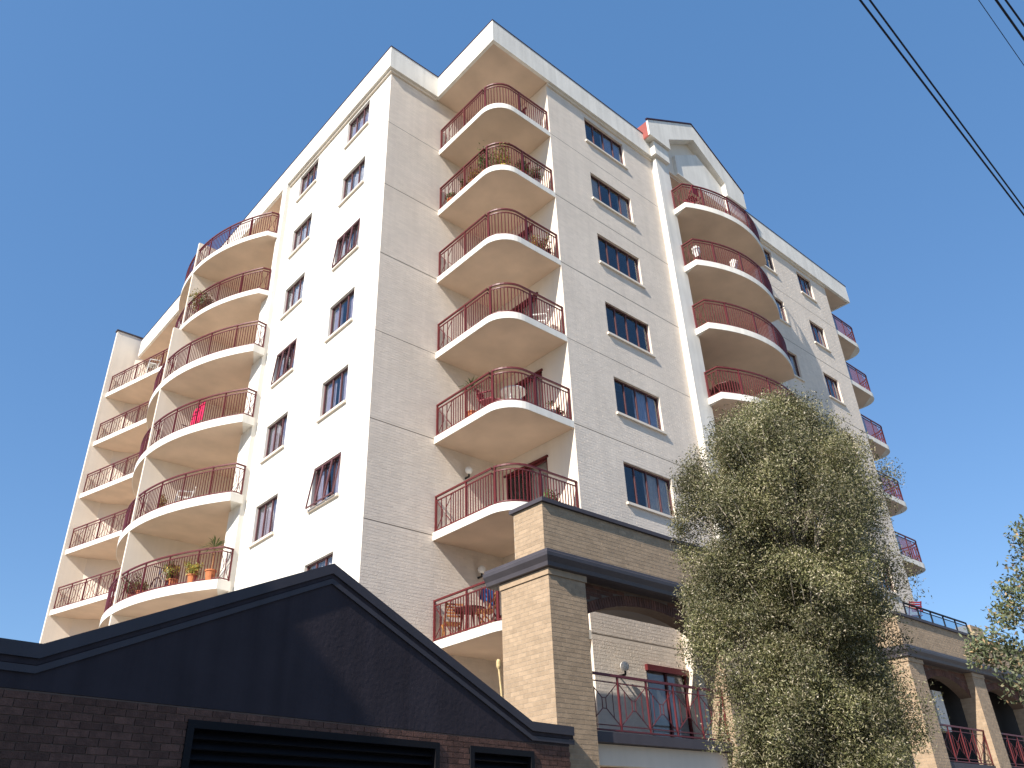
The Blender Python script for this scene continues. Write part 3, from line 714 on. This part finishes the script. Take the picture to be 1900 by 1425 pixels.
cnt = 0; CC, HH = [], []; gcache = {}
for a, b, c, d in rows:
    s_ = sL+(a+b)/2; t = .011+random.uniform(-.002, .003); vis = s_ > -10.2 and c > 2.55
    if vis and cnt < 298:
        key = (round(b-a, 2)); 
        if key not in gcache: gcache[key] = MB().box(-(b-a)/2, (b-a)/2, -.013, .02, -.035, .035).mesh('brick', 'gbrick')
        q = G(s_, .012, (c+d)/2); o = link('brick', gcache[key], Gb, (q[0]-GX, q[1]-GYY, q[2])); o.rotation_euler.z = th; cnt += 1
    else:
        q = (s_, .012, (c+d)/2); CC.append(q); HH.append(((b-a)/2, t, .035))
me = boxes_mesh('brick', 'gbrick_s', CC, HH); o = link('brick', me, Gb, kind='stuff'); o.rotation_euler.z = th
rot = Matrix.Rotation(th, 3, 'Z')
# soldier strip joint shadow is left to the bricks; louvres
for a, b in louv:
    f = MB(); fw_ = .09
    def lb(f, s0, s1, w0, w1, z0, z1):
        f.extrude([G(s0, w0, z0), G(s1, w0, z0), G(s1, w0, z1), G(s0, w0, z1)], Vector(G(0, w1, 0))-Vector(G(0, w0, 0)))
    lb(f, a, b, -.02, .16, lz1-fw_, lz1); lb(f, a, a+fw_, -.02, .16, lz0, lz1-fw_); lb(f, b-fw_, b, -.02, .16, lz0, lz1-fw_)
    fo = part(f, 'louvre_frame', 'louvre', Gb); z = lz1-fw_-.06
    while z > 1.9:
        m = MB(); m.extrude([G(a+fw_, .03, z-.035), G(a+fw_, .13, z+.045), G(a+fw_, .14, z+.032), G(a+fw_, .04, z-.048)], Vector(G(b-a-2*fw_, 0, 0))-Vector(G(0, 0, 0)))
        link('slat', m.mesh('slat', 'louvre', (GX, GYY, 0)), fo); z -= .115
    m = MB(); lb(m, a, b, .3, .32, 0, lz1); part(m, 'dark_backing', 'black', Gb)
# roof behind the gable
m = MB(); m.extrude([G(sL, .3, 3.3), G(-9.3, .3, 3.3), G(-5.52, .3, 5.0), G(-1.0, .3, 3.3), G(0, .3, 3.3), G(0, .3, 0), G(sL, .3, 0)], Vector(G(0, 4.6, 0))-Vector(G(0, .3, 0)))
part(m, 'roof', 'coping', Gb)

# ------------------------------------------------------------------ unseen tower added left of the view, shaped to shade the gable
Nb = thing('shade_tower', 'unseen tower added left of the street to cast shade on the gable', 'building', (-27, -14, 0))
part(MB().box(-33, -25, -19, -7.6, 0, 17.55), 'wall', 'sand_m', Nb)
part(MB().box(-33, -25, -19, -7.6, 18.05, 20.55), 'shade_block', 'plaster', Nb)  # gap beneath is shaped to pass a strip of sun
s = MB()
for y in (-18.5, -8.3): s.box(-32.8, -32.4, y, y+.4, 17.55, 18.05); s.box(-25.8, -25.4, y, y+.4, 17.55, 18.05)
part(s, 'column', 'plaster', Nb)

# ------------------------------------------------------------------ trees
def leaves(centers, per, spread, L, W, down=.3):
    n = len(centers)*per; c = np.repeat(centers, per, axis=0) + np.clip(rng.normal(0, 1, (n, 3)), -1.7, 1.7)*np.repeat(spread, per)[:, None]
    d = rng.normal(0, 1, (n, 3)); d[:, 2] -= down; d /= np.linalg.norm(d, axis=1)[:, None]
    r = rng.normal(0, 1, (n, 3)); s = np.cross(d, r); s /= np.linalg.norm(s, axis=1)[:, None]
    l = L*rng.uniform(.6, 1.4, n)[:, None]; w = W*rng.uniform(.7, 1.3, n)[:, None]
    return np.stack([c-d*l, c+s*w, c+d*l, c-s*w], 1)
def tree(name, label, cat, base, axis_top, zlo, rfun, nc, per, L, W, m, spread, seed, trunk_r, limbs=16, nz=None):
    rs = np.random.default_rng(seed); T = thing(name, label, cat, base)
    b = np.array(base, float); top = np.array(axis_top, float); cs = []; tries = 0
    lump = rs.uniform(0, 6.28, 12)
    while len(cs) < nc and tries < 200000:
        tries += 1; t = rs.uniform(0, 1); a = rs.uniform(0, 6.283); rr = rfun(t)*(1+.12*math.sin(3*a+lump[0]+5*t)+.09*math.sin(5*a+lump[1]-9*t)+.07*math.sin(2*a+14*t+lump[2]))
        q = rs.uniform(0, 1)**.45; cz = zlo+(top[2]-zlo)*t; ax = b+(top-b)*((cz-b[2])/(top[2]-b[2]))
        p_ = np.array([ax[0]+rr*q*math.cos(a), ax[1]+rr*q*math.sin(a), cz+rs.normal(0, .1)])
        if nz is not None and not nz(p_): continue
        cs.append(p_)
    cs = np.array(cs); sp_ = spread*rs.uniform(.6, 1.25, len(cs))
    V = leaves(cs, per, sp_, L, W)
    me = quads_mesh('crown', m, V - b); link('crown', me, T, kind='stuff')
    tm = MB(); n = 10; tp = [tuple(b+(top-b)*(i/n)*.9+rs.normal(0, .05, 3)*(i > 0)) for i in range(n+1)]
    tm.tube(tp, [trunk_r*(1-.8*i/n) for i in range(n+1)], 9); part(tm, 'trunk', 'bark', T, smooth=True)
    lm = MB(); idx = rs.choice(len(cs), min(limbs*6, len(cs)), replace=False)
    for i, j in enumerate(idx):
        e = cs[j]; f_ = max(.12, min(.85, (e[2]-b[2])/(top[2]-b[2])*.8-.06)); s0 = b+(top-b)*f_; mid = (s0*.5+e*.5)+np.array([0, 0, .12])+rs.normal(0, .08, 3)
        lm.tube([tuple(s0), tuple(mid), tuple(e)], [.035 if i < limbs else .014, .02 if i < limbs else .009, .004], 5)
    part(lm, 'branch', 'bark', T, smooth=True)
    return T
rf1 = lambda t: (.95+.60*min(1, t*1.5))*min(1, (1-t)*6.5+.02)**.5
tree('street_tree', 'tall bushy olive green tree with fine leaves and pale bark in front of the arcade', 'tree', (1.18, -10.38, .13), (1.38, -10.77, 7.9), 1.4, rf1, 780, 900, .022, .0076, 'leafA', .16, 5, .17,
     limbs=60)
rf2 = lambda t: 1.28*math.sin(math.pi*min(.98, t+.03))**.6
tree('gum_tree', 'gum tree with rounded leaf clusters cut by the right edge of the photo', 'tree', (3.75, -13.65, .0), (3.66, -13.60, 5.5), 2.85, rf2, 100, 300, .034, .015, 'leafB', .15, 11, .12, limbs=30)

# ------------------------------------------------------------------ overhead cables
def cable(x0, y0, x1, y1, z, r, lab):
    dx, dy = x1-x0, y1-y0; s_ = MB(); pts = []
    for i in range(41):
        t = -9+i*.6; pts.append((x0+dx*t, y0+dy*t, z+.0009*((dx*(t-.5))**2)))
    s_.tube(pts, r, 6); o = s_.build('power_cable', 'cable', label=lab, category='cable', group='overhead cables crossing the sky')
cable(-4.37, -15.65, -1.81, -15.57, 8.5, .010, 'leftmost overhead cable of the close pair crossing the top right sky')
cable(-4.30, -15.71, -1.75, -15.62, 8.5, .009, 'second cable of the close pair, just right of the leftmost one')
cable(-3.49, -16.39, -2.35, -16.39, 8.5, .0035, 'thin faint cable in the top right corner, left of the thick one')
cable(-3.36, -16.50, -2.69, -16.51, 8.5, .011, 'thick black cable across the top right corner')
cable(-3.28, -16.56, -2.85, -16.57, 8.5, .009, 'cable nearest the top right corner of the photo')

# ------------------------------------------------------------------ things on the balconies
def plant(base, pot_r, pot_h, ph, pr, label, pm='orangepot', lm='leafC', n=70, L=.05, W=.018, cat='potted plant', group=None, palm=False):
    T = thing('potted_plant', label, cat, base, group=group)
    part(MB().lathe([(pot_r*.72, 0), (pot_r*.95, pot_h*.88), (pot_r*1.08, pot_h*.88), (pot_r*1.08, pot_h), (pot_r*.9, pot_h*.99)], base, 14), 'pot', pm, T, smooth=False)
    b = np.array(base); st = MB(); V = []
    if palm:
        hub = b+[0, 0, ph*.62]; st.tube([tuple(b+[0, 0, pot_h*.9]), tuple(b+[.03, .02, ph*.35]), tuple(hub)], [.022, .018, .012], 6)
        for i in range(n):
            a = rng.uniform(0, 6.28); e = rng.uniform(.1, 1.2); l = pr*rng.uniform(.7, 1.2); d = np.array([math.cos(a)*math.cos(e), math.sin(a)*math.cos(e), math.sin(e)])
            s_ = np.array([-math.sin(a), math.cos(a), 0])*.013; m_ = hub+d*l*.55; t_ = hub+d*l+np.array([0, 0, -l*.28]); V += [[hub, m_+s_, t_, m_-s_]]
        V = np.array(V)
    else:
        nb = 7; hubs = []
        for i in range(nb):
            a = rng.uniform(0, 6.28); e = b+np.array([math.cos(a)*pr*rng.uniform(.2, 1), math.sin(a)*pr*rng.uniform(.2, 1), pot_h+(ph-pot_h)*rng.uniform(.3, 1)])
            st.tube([tuple(b+[0, 0, pot_h*.9]), tuple((b+[0, 0, pot_h]+e)/2+[0, 0, .03]), tuple(e)], [.009, .006, .003], 5); hubs.append(e); hubs.append((b+[0, 0, pot_h]+e)/2)
        V = leaves(np.array(hubs), n, np.full(len(hubs), pr*.33), L, W)
    link('foliage', quads_mesh('foliage', lm, V-b), T, kind='stuff'); part(st, 'stem', 'leafC' if not palm else 'wood', T)
    return T
def slat_chair(base, rz, m, label, group=None, cat='chair', name='slatted_chair'):
    T = thing(name, label, cat, base, group=group); T.rotation_euler.z = rz; B = BASES[T.name] = (0, 0, 0)
    for y in (-.22, .22):
        part(MB().bar((-.22, y, 0), (.20, y, .46), .03), 'leg', m, T); part(MB().bar((.22, y, 0), (-.26, y, .92), .03), 'leg', m, T)
    for i in range(5): part(MB().box(-.18+i*.085, -.115+i*.085, -.21, .21, .44, .46), 'seat_slat', m, T)
    for i in range(5): z = .56+i*.075; part(MB().box(-.245-.0*i, -.225, -.21, .21, z, z+.05), 'back_slat', m, T)
    return T
def plastic_chair(base, rz, m, label, group=None):
    T = thing('plastic_chair', label, 'chair', base, group=group); T.rotation_euler.z = rz; BASES[T.name] = (0, 0, 0)
    for x, y in ((-.2, -.22), (-.2, .22), (.22, -.22), (.22, .22)): part(MB().bar((x*1.1, y*1.1, 0), (x, y, .43), .035), 'leg', m, T)
    part(MB().box(-.23, .25, -.25, .25, .42, .46), 'seat', m, T)
    s = MB()
    for i in range(5): y = -.2+i*.1; s.bar((-.22, y, .46), (-.32, y*.9, .86), .05, .02)
    s.bar((-.32, -.22, .86), (-.32, .22, .86), .05); part(s, 'backrest', m, T)
    for y in (-.27, .27): s = MB(); s.bar((-.26, y, .66), (.2, y, .64), .045, .03); s.bar((.2, y, .64), (.22, y*.9, .43), .03); part(s, 'armrest', m, T)
    return T
def table(base, m, label, r=.45, h=.72, name='round_table', group=None):
    T = thing(name, label, 'table', base, group=group); b = base
    part(MB().lathe([(r, h-.03), (r, h)], b, 20), 'tabletop', m, T)
    for i in range(4): a = i*math.pi/2+.4; part(MB().bar((b[0]+.9*r*.8*math.cos(a), b[1]+.9*r*.8*math.sin(a), b[2]), (b[0]+.2*math.cos(a+.2), b[1]+.2*math.sin(a+.2), b[2]+h-.03), .03), 'leg', m, T)
    return T
def S(k): return Z(k)+.22
gp = 'potted plants on the corner balconies'
# seventh slab: row of pots
pl = [((2.42, -.45), 'small bushy plant in a terracotta pot nearest the wall on the second highest corner balcony', 'orangepot', 'leafC', .55, .18),
      ((2.45, -1.15), 'leafy plant in a terracotta pot, second from the wall on the second highest corner balcony', 'orangepot', 'leafC', .6, .2),
      ((2.47, -1.65), 'terracotta pot plant beside the tall feathery one, second highest corner balcony', 'orangepot', 'leafD', .75, .2),
      ((2.50, -2.20), 'tall feathery green plant rising above the rail of the second highest corner balcony', 'orangepot', 'leafC', 1.45, .34),
      ((2.78, -2.78), 'yellow green shrub in a pale yellow pot at the rounded corner, second highest balcony', 'yellow', 'leafD', 1.05, .28),
      ((3.45, -2.95), 'low dark green plant right of the rounded corner, second highest balcony', 'orangepot', 'leafC', .7, .22),
      ((4.05, -2.95), 'green plant in a white pot near the right end of the second highest corner balcony', 'whitepot', 'leafC', .85, .22)]
for (x, y), lb, pm, lm, h, r_ in pl: plant((x, y, S(7)), .15, .28, h, r_, lb, pm, lm, n=36, group=gp)
plant((4.15, -2.85, S(6)), .15, .26, .8, .28, 'yellow green plant in a white pot, third corner balcony down', 'whitepot', 'leafD', n=34, group=gp)
plant((4.45, -2.9, S(6)), .10, .22, .45, .12, 'tiny plant in a white pot against the pale wall end, third corner balcony down', 'whitepot', 'leafC', n=20, group=gp)
plastic_chair((4.1, -2.6, S(5)), 2.4, 'whitepot', 'white plastic chair at the right end of the fourth corner balcony down')
plant((2.5, -1.35, S(4)), .17, .32, 1.75, .5, 'thin stemmed palm reaching above the rail on the fifth corner balcony down', 'orangepot', 'leafC', n=60, palm=True, group=gp)
plant((4.1, -2.9, S(4)), .13, .24, .75, .2, 'spiky green plant near the right end of the fifth corner balcony down', 'whitepot', 'leafC', n=30, palm=True, group=gp)
plant((4.42, -2.9, S(4)), .11, .2, .4, .14, 'small flowering plant in a white pot, right end of the fifth corner balcony down', 'whitepot', 'leafD', n=22, group=gp)
table((3.1, -2.45, S(4)), 'whitepot', 'round white table at the rounded corner of the fifth corner balcony down', .38)
plastic_chair((2.65, -1.95, S(4)), -1.2, 'redplastic', 'dark red chair beside the white table on the fifth corner balcony down')
plant((3.9, -2.9, S(3)), .12, .22, .6, .2, 'leafy plant behind the rail right of the door on the sixth corner balcony down', 'orangepot', 'leafC', n=26, group=gp)
table((2.75, -.9, S(2)), 'dwood', 'dark timber table near the wall on the lowest visible corner balcony', .42, name='timber_table')
slat_chair((2.55, -1.75, S(2)), 2.6, 'wood', 'folding timber chair with a blue towel on its back, lowest visible corner balcony')
slat_chair((3.2, -1.5, S(2)), -.6, 'dwood', 'dark timber chair behind the table on the lowest visible corner balcony')
slat_chair((2.6, -.35, S(2)), 1.2, 'wood', 'folding timber chair beside the wall on the lowest visible corner balcony')
slat_chair((2.75, -2.6, S(2)), 3.6, 'dwood', 'dark timber chair next to the brick pillar on the lowest visible corner balcony')
tw = MB(); n = 8
for i in range(n):
    for a, b_ in ((i, i+1),):
        f0, f1 = i/n, (i+1)/n
        tw.quad((2.3+.5*f0, -1.9+.1*f0, S(2)+.98), (2.3+.5*f1, -1.9+.1*f1, S(2)+.98), (2.3+.5*f1, -1.95+.1*f1+.02*math.sin(i*2), S(2)+.62+.05*math.sin(i)), (2.3+.5*f0, -1.95+.1*f0+.02*math.sin(i*2-2), S(2)+.62+.05*math.sin(i-1)))
        tw.quad((2.3+.5*f0, -1.9+.1*f0, S(2)+.98), (2.3+.5*f1, -1.9+.1*f1, S(2)+.98), (2.3+.5*f1, -1.82+.1*f1, S(2)+.7), (2.3+.5*f0, -1.82+.1*f0, S(2)+.7))
o = tw.build('towel', 'blue', label='bright blue towel draped over the folding timber chair back', category='towel')
br = thing('broom', 'straw coloured broom standing upside down on the balcony beside the brick pillar', 'broom', (1.95, -3.1, S(1)))
part(MB().tube([(1.95, -3.1, S(1)), (1.84, -3.0, 5.2)], .022, 8), 'handle', 'straw', br); part(MB().lathe([(.03, 0), (.05, .05), (.05, .16), (.03, .2)], (1.84, -3.0, 5.15), 10), 'head', 'straw', br)
# left curved balconies
gl = 'potted plants on the bowed balconies'
def SL(k): return Z(k)+(.30 if k < 7 else .22)
plant((-1.45, 11.4, SL(7)), .16, .3, 1.25, .42, 'large yellow green bush beside the divider on the second highest bowed balcony', 'orangepot', 'leafD', n=60, group=gl)
plant((-1.35, 10.7, SL(7)), .14, .28, .9, .3, 'green plant right of the large bush on the second highest bowed balcony', 'orangepot', 'leafC', n=40, group=gl)
plant((-1.35, 12.6, SL(8)), .14, .28, 1.5, .28, 'wispy plant rising above the rail beyond the divider of the highest bowed balcony', 'orangepot', 'leafC', n=30, group=gl)
pk = MB()
for i in range(22):
    y0 = 8.95+i*.05; pk.quad((-1.42+.03*math.sin(i*1.4), y0, SL(5)+.2), (-1.42+.03*math.sin((i+1)*1.4), y0+.05, SL(5)+.2), (-1.40+.02*math.sin(i+1), y0+.05, SL(5)+.98), (-1.40+.02*math.sin(i), y0, SL(5)+.98))
pk.build('beach_towel', 'pink', label='bright pink towel hanging behind the rail of a bowed balcony', category='towel')
def bike(base, rz, label):
    T = thing('bicycle', label, 'bicycle', base); T.rotation_euler.z = rz; BASES[T.name] = (0, 0, 0)
    for x in (-.52, .52):
        w = part(MB().tube([(x+.32*math.cos(a*math.pi/9), 0, .33+.32*math.sin(a*math.pi/9)) for a in range(19)], .02, 6, cap=False), 'wheel', 'tyre', T)
        sp_ = MB()
        for a in range(8): sp_.bar((x, 0, .33), (x+.3*math.cos(a*math.pi/4), 0, .33+.3*math.sin(a*math.pi/4)), .004)
        link('spokes', sp_.mesh('spokes', 'steel'), w)
    s = MB(); q = [(-.52, .33), (-.15, .30), (.38, .78), (-.22, .8)]
    for a, b_ in ((0, 1), (1, 2), (2, 3), (3, 1), (3, 0)): s.bar((q[a][0], 0, q[a][1]), (q[b_][0], 0, q[b_][1]), .03)
    s.bar((.52, 0, .33), (.36, 0, .92), .03); part(s, 'frame', 'steel', T)
    part(MB().box(-.34, -.12, -.06, .06, .86, .91), 'saddle', 'tyre', T); part(MB().bar((.34, -.25, .94), (.34, .25, .94), .025), 'handlebar', 'tyre', T)
bike((-1.1, 10.9, SL(5)), 1.62, 'dark bicycle parked beside the divider on the bowed balcony with the pink towel')
plant((-1.65, 10.7, SL(4)), .12, .24, .7, .16, 'slim white flowering plant near the divider, bowed balcony below the pink towel', 'whitepot', 'leafD', n=24, group=gl)
plastic_chair((-1.2, 10.0, SL(4)), 2.8, 'whitepot', 'white plastic chair on the bowed balcony below the pink towel')
for i, (y, x, h, r_, pm, lm, lb) in enumerate([
        (11.6, -1.75, .95, .3, 'orangepot', 'leafC', 'dense green plant against the divider on the lowest bowed balcony'),
        (10.95, -1.7, .55, .2, 'orangepot', 'leafC', 'low plant in a terracotta pot, second from the divider on the lowest bowed balcony'),
        (9.1, -1.35, .8, .26, 'orangepot', 'leafD', 'yellowish plant in the middle of the lowest bowed balcony'),
        (8.3, -1.05, .7, .26, 'orangepot', 'leafD', 'orange tinged plant right of the middle on the lowest bowed balcony')]):
    plant((x, y, SL(3)), .15, .28, h, r_, lb, pm, lm, n=40, group=gl)
plant((-.7, 7.75, SL(3)), .17, .35, 1.75, .55, 'spiky palm above the rail at the right end of the lowest bowed balcony', 'orangepot', 'leafC', n=60, palm=True, group=gl)
bike((-1.35, 9.9, SL(3)), 1.75, 'pale bicycle among the plants on the lowest bowed balcony')
yb_ = thing('storage_tub', 'yellow tub on a stand behind the rail of the lowest bowed balcony', 'tub', (-1.0, 10.3, SL(3)))
part(MB().lathe([(.18, .85), (.24, 1.05), (.25, 1.05)], (-1.0, 10.3, SL(3)), 12), 'bowl', 'yellow', yb_); part(MB().box(-1.15, -.85, 10.15, 10.45, SL(3), SL(3)+.85), 'stand', 'dwood', yb_)
plastic_chair((-.1, 21.6, Z(8)+.24), 2.9, 'whitepot', 'white plastic chair on the highest of the far end balconies')
# right bowed balconies
for i, x in enumerate((11.9, 12.5, 13.9, 14.5)):
    slat_chair((x, -4.0+.1*(i % 2), Z(8)+.25), 1.57+.4*i, 'redplastic', ['dark red slatted chair at the left end of the highest right bowed balcony', 'dark red slatted chair, second from the left on the highest right bowed balcony',
        'dark red slatted chair right of the middle on the highest right bowed balcony', 'rightmost dark red slatted chair on the highest right bowed balcony'][i], group='dark red chairs on the highest right bowed balcony')
def urn(base, label):
    T = thing('white_urn', label, 'urn', base); part(MB().lathe([(.10, 0), (.06, .08), (.16, .3), (.13, .42), (.17, .48)], base, 14), 'body', 'whitepot', T, smooth=True)
    part(MB().lathe([(.09, .48), (.11, .56), (.02, .64)], base, 10), 'lid', 'whitepot', T)
s_ = thing('pedestal', 'slim dark stand under the left white urn on the second right bowed balcony', 'stand', (11.75, -3.85, Z(7)+.25)); part(MB().box(11.62, 11.88, -3.98, -3.72, Z(7)+.25, Z(7)+.6), 'column', 'dwood', s_)
urn((11.75, -3.85, Z(7)+.6), 'white urn on the stand at the left corner of the second right bowed balcony')
s_ = thing('pedestal', 'slim dark stand under the middle white urn on the second right bowed balcony', 'stand', (13.6, -4.3, Z(7)+.25)); part(MB().box(13.47, 13.73, -4.43, -4.17, Z(7)+.25, Z(7)+.6), 'column', 'dwood', s_)
urn((13.6, -4.3, Z(7)+.6), 'white urn on the stand near the middle of the second right bowed balcony')
table((12.4, -3.6, Z(5)+.25), 'dwood', 'dark round table on the lowest right bowed balcony above the tree', .5)
slat_chair((19.4, -5.05, 7.9), 1.0, 'redplastic', 'red slatted chair behind the glass rail of the roof terrace')
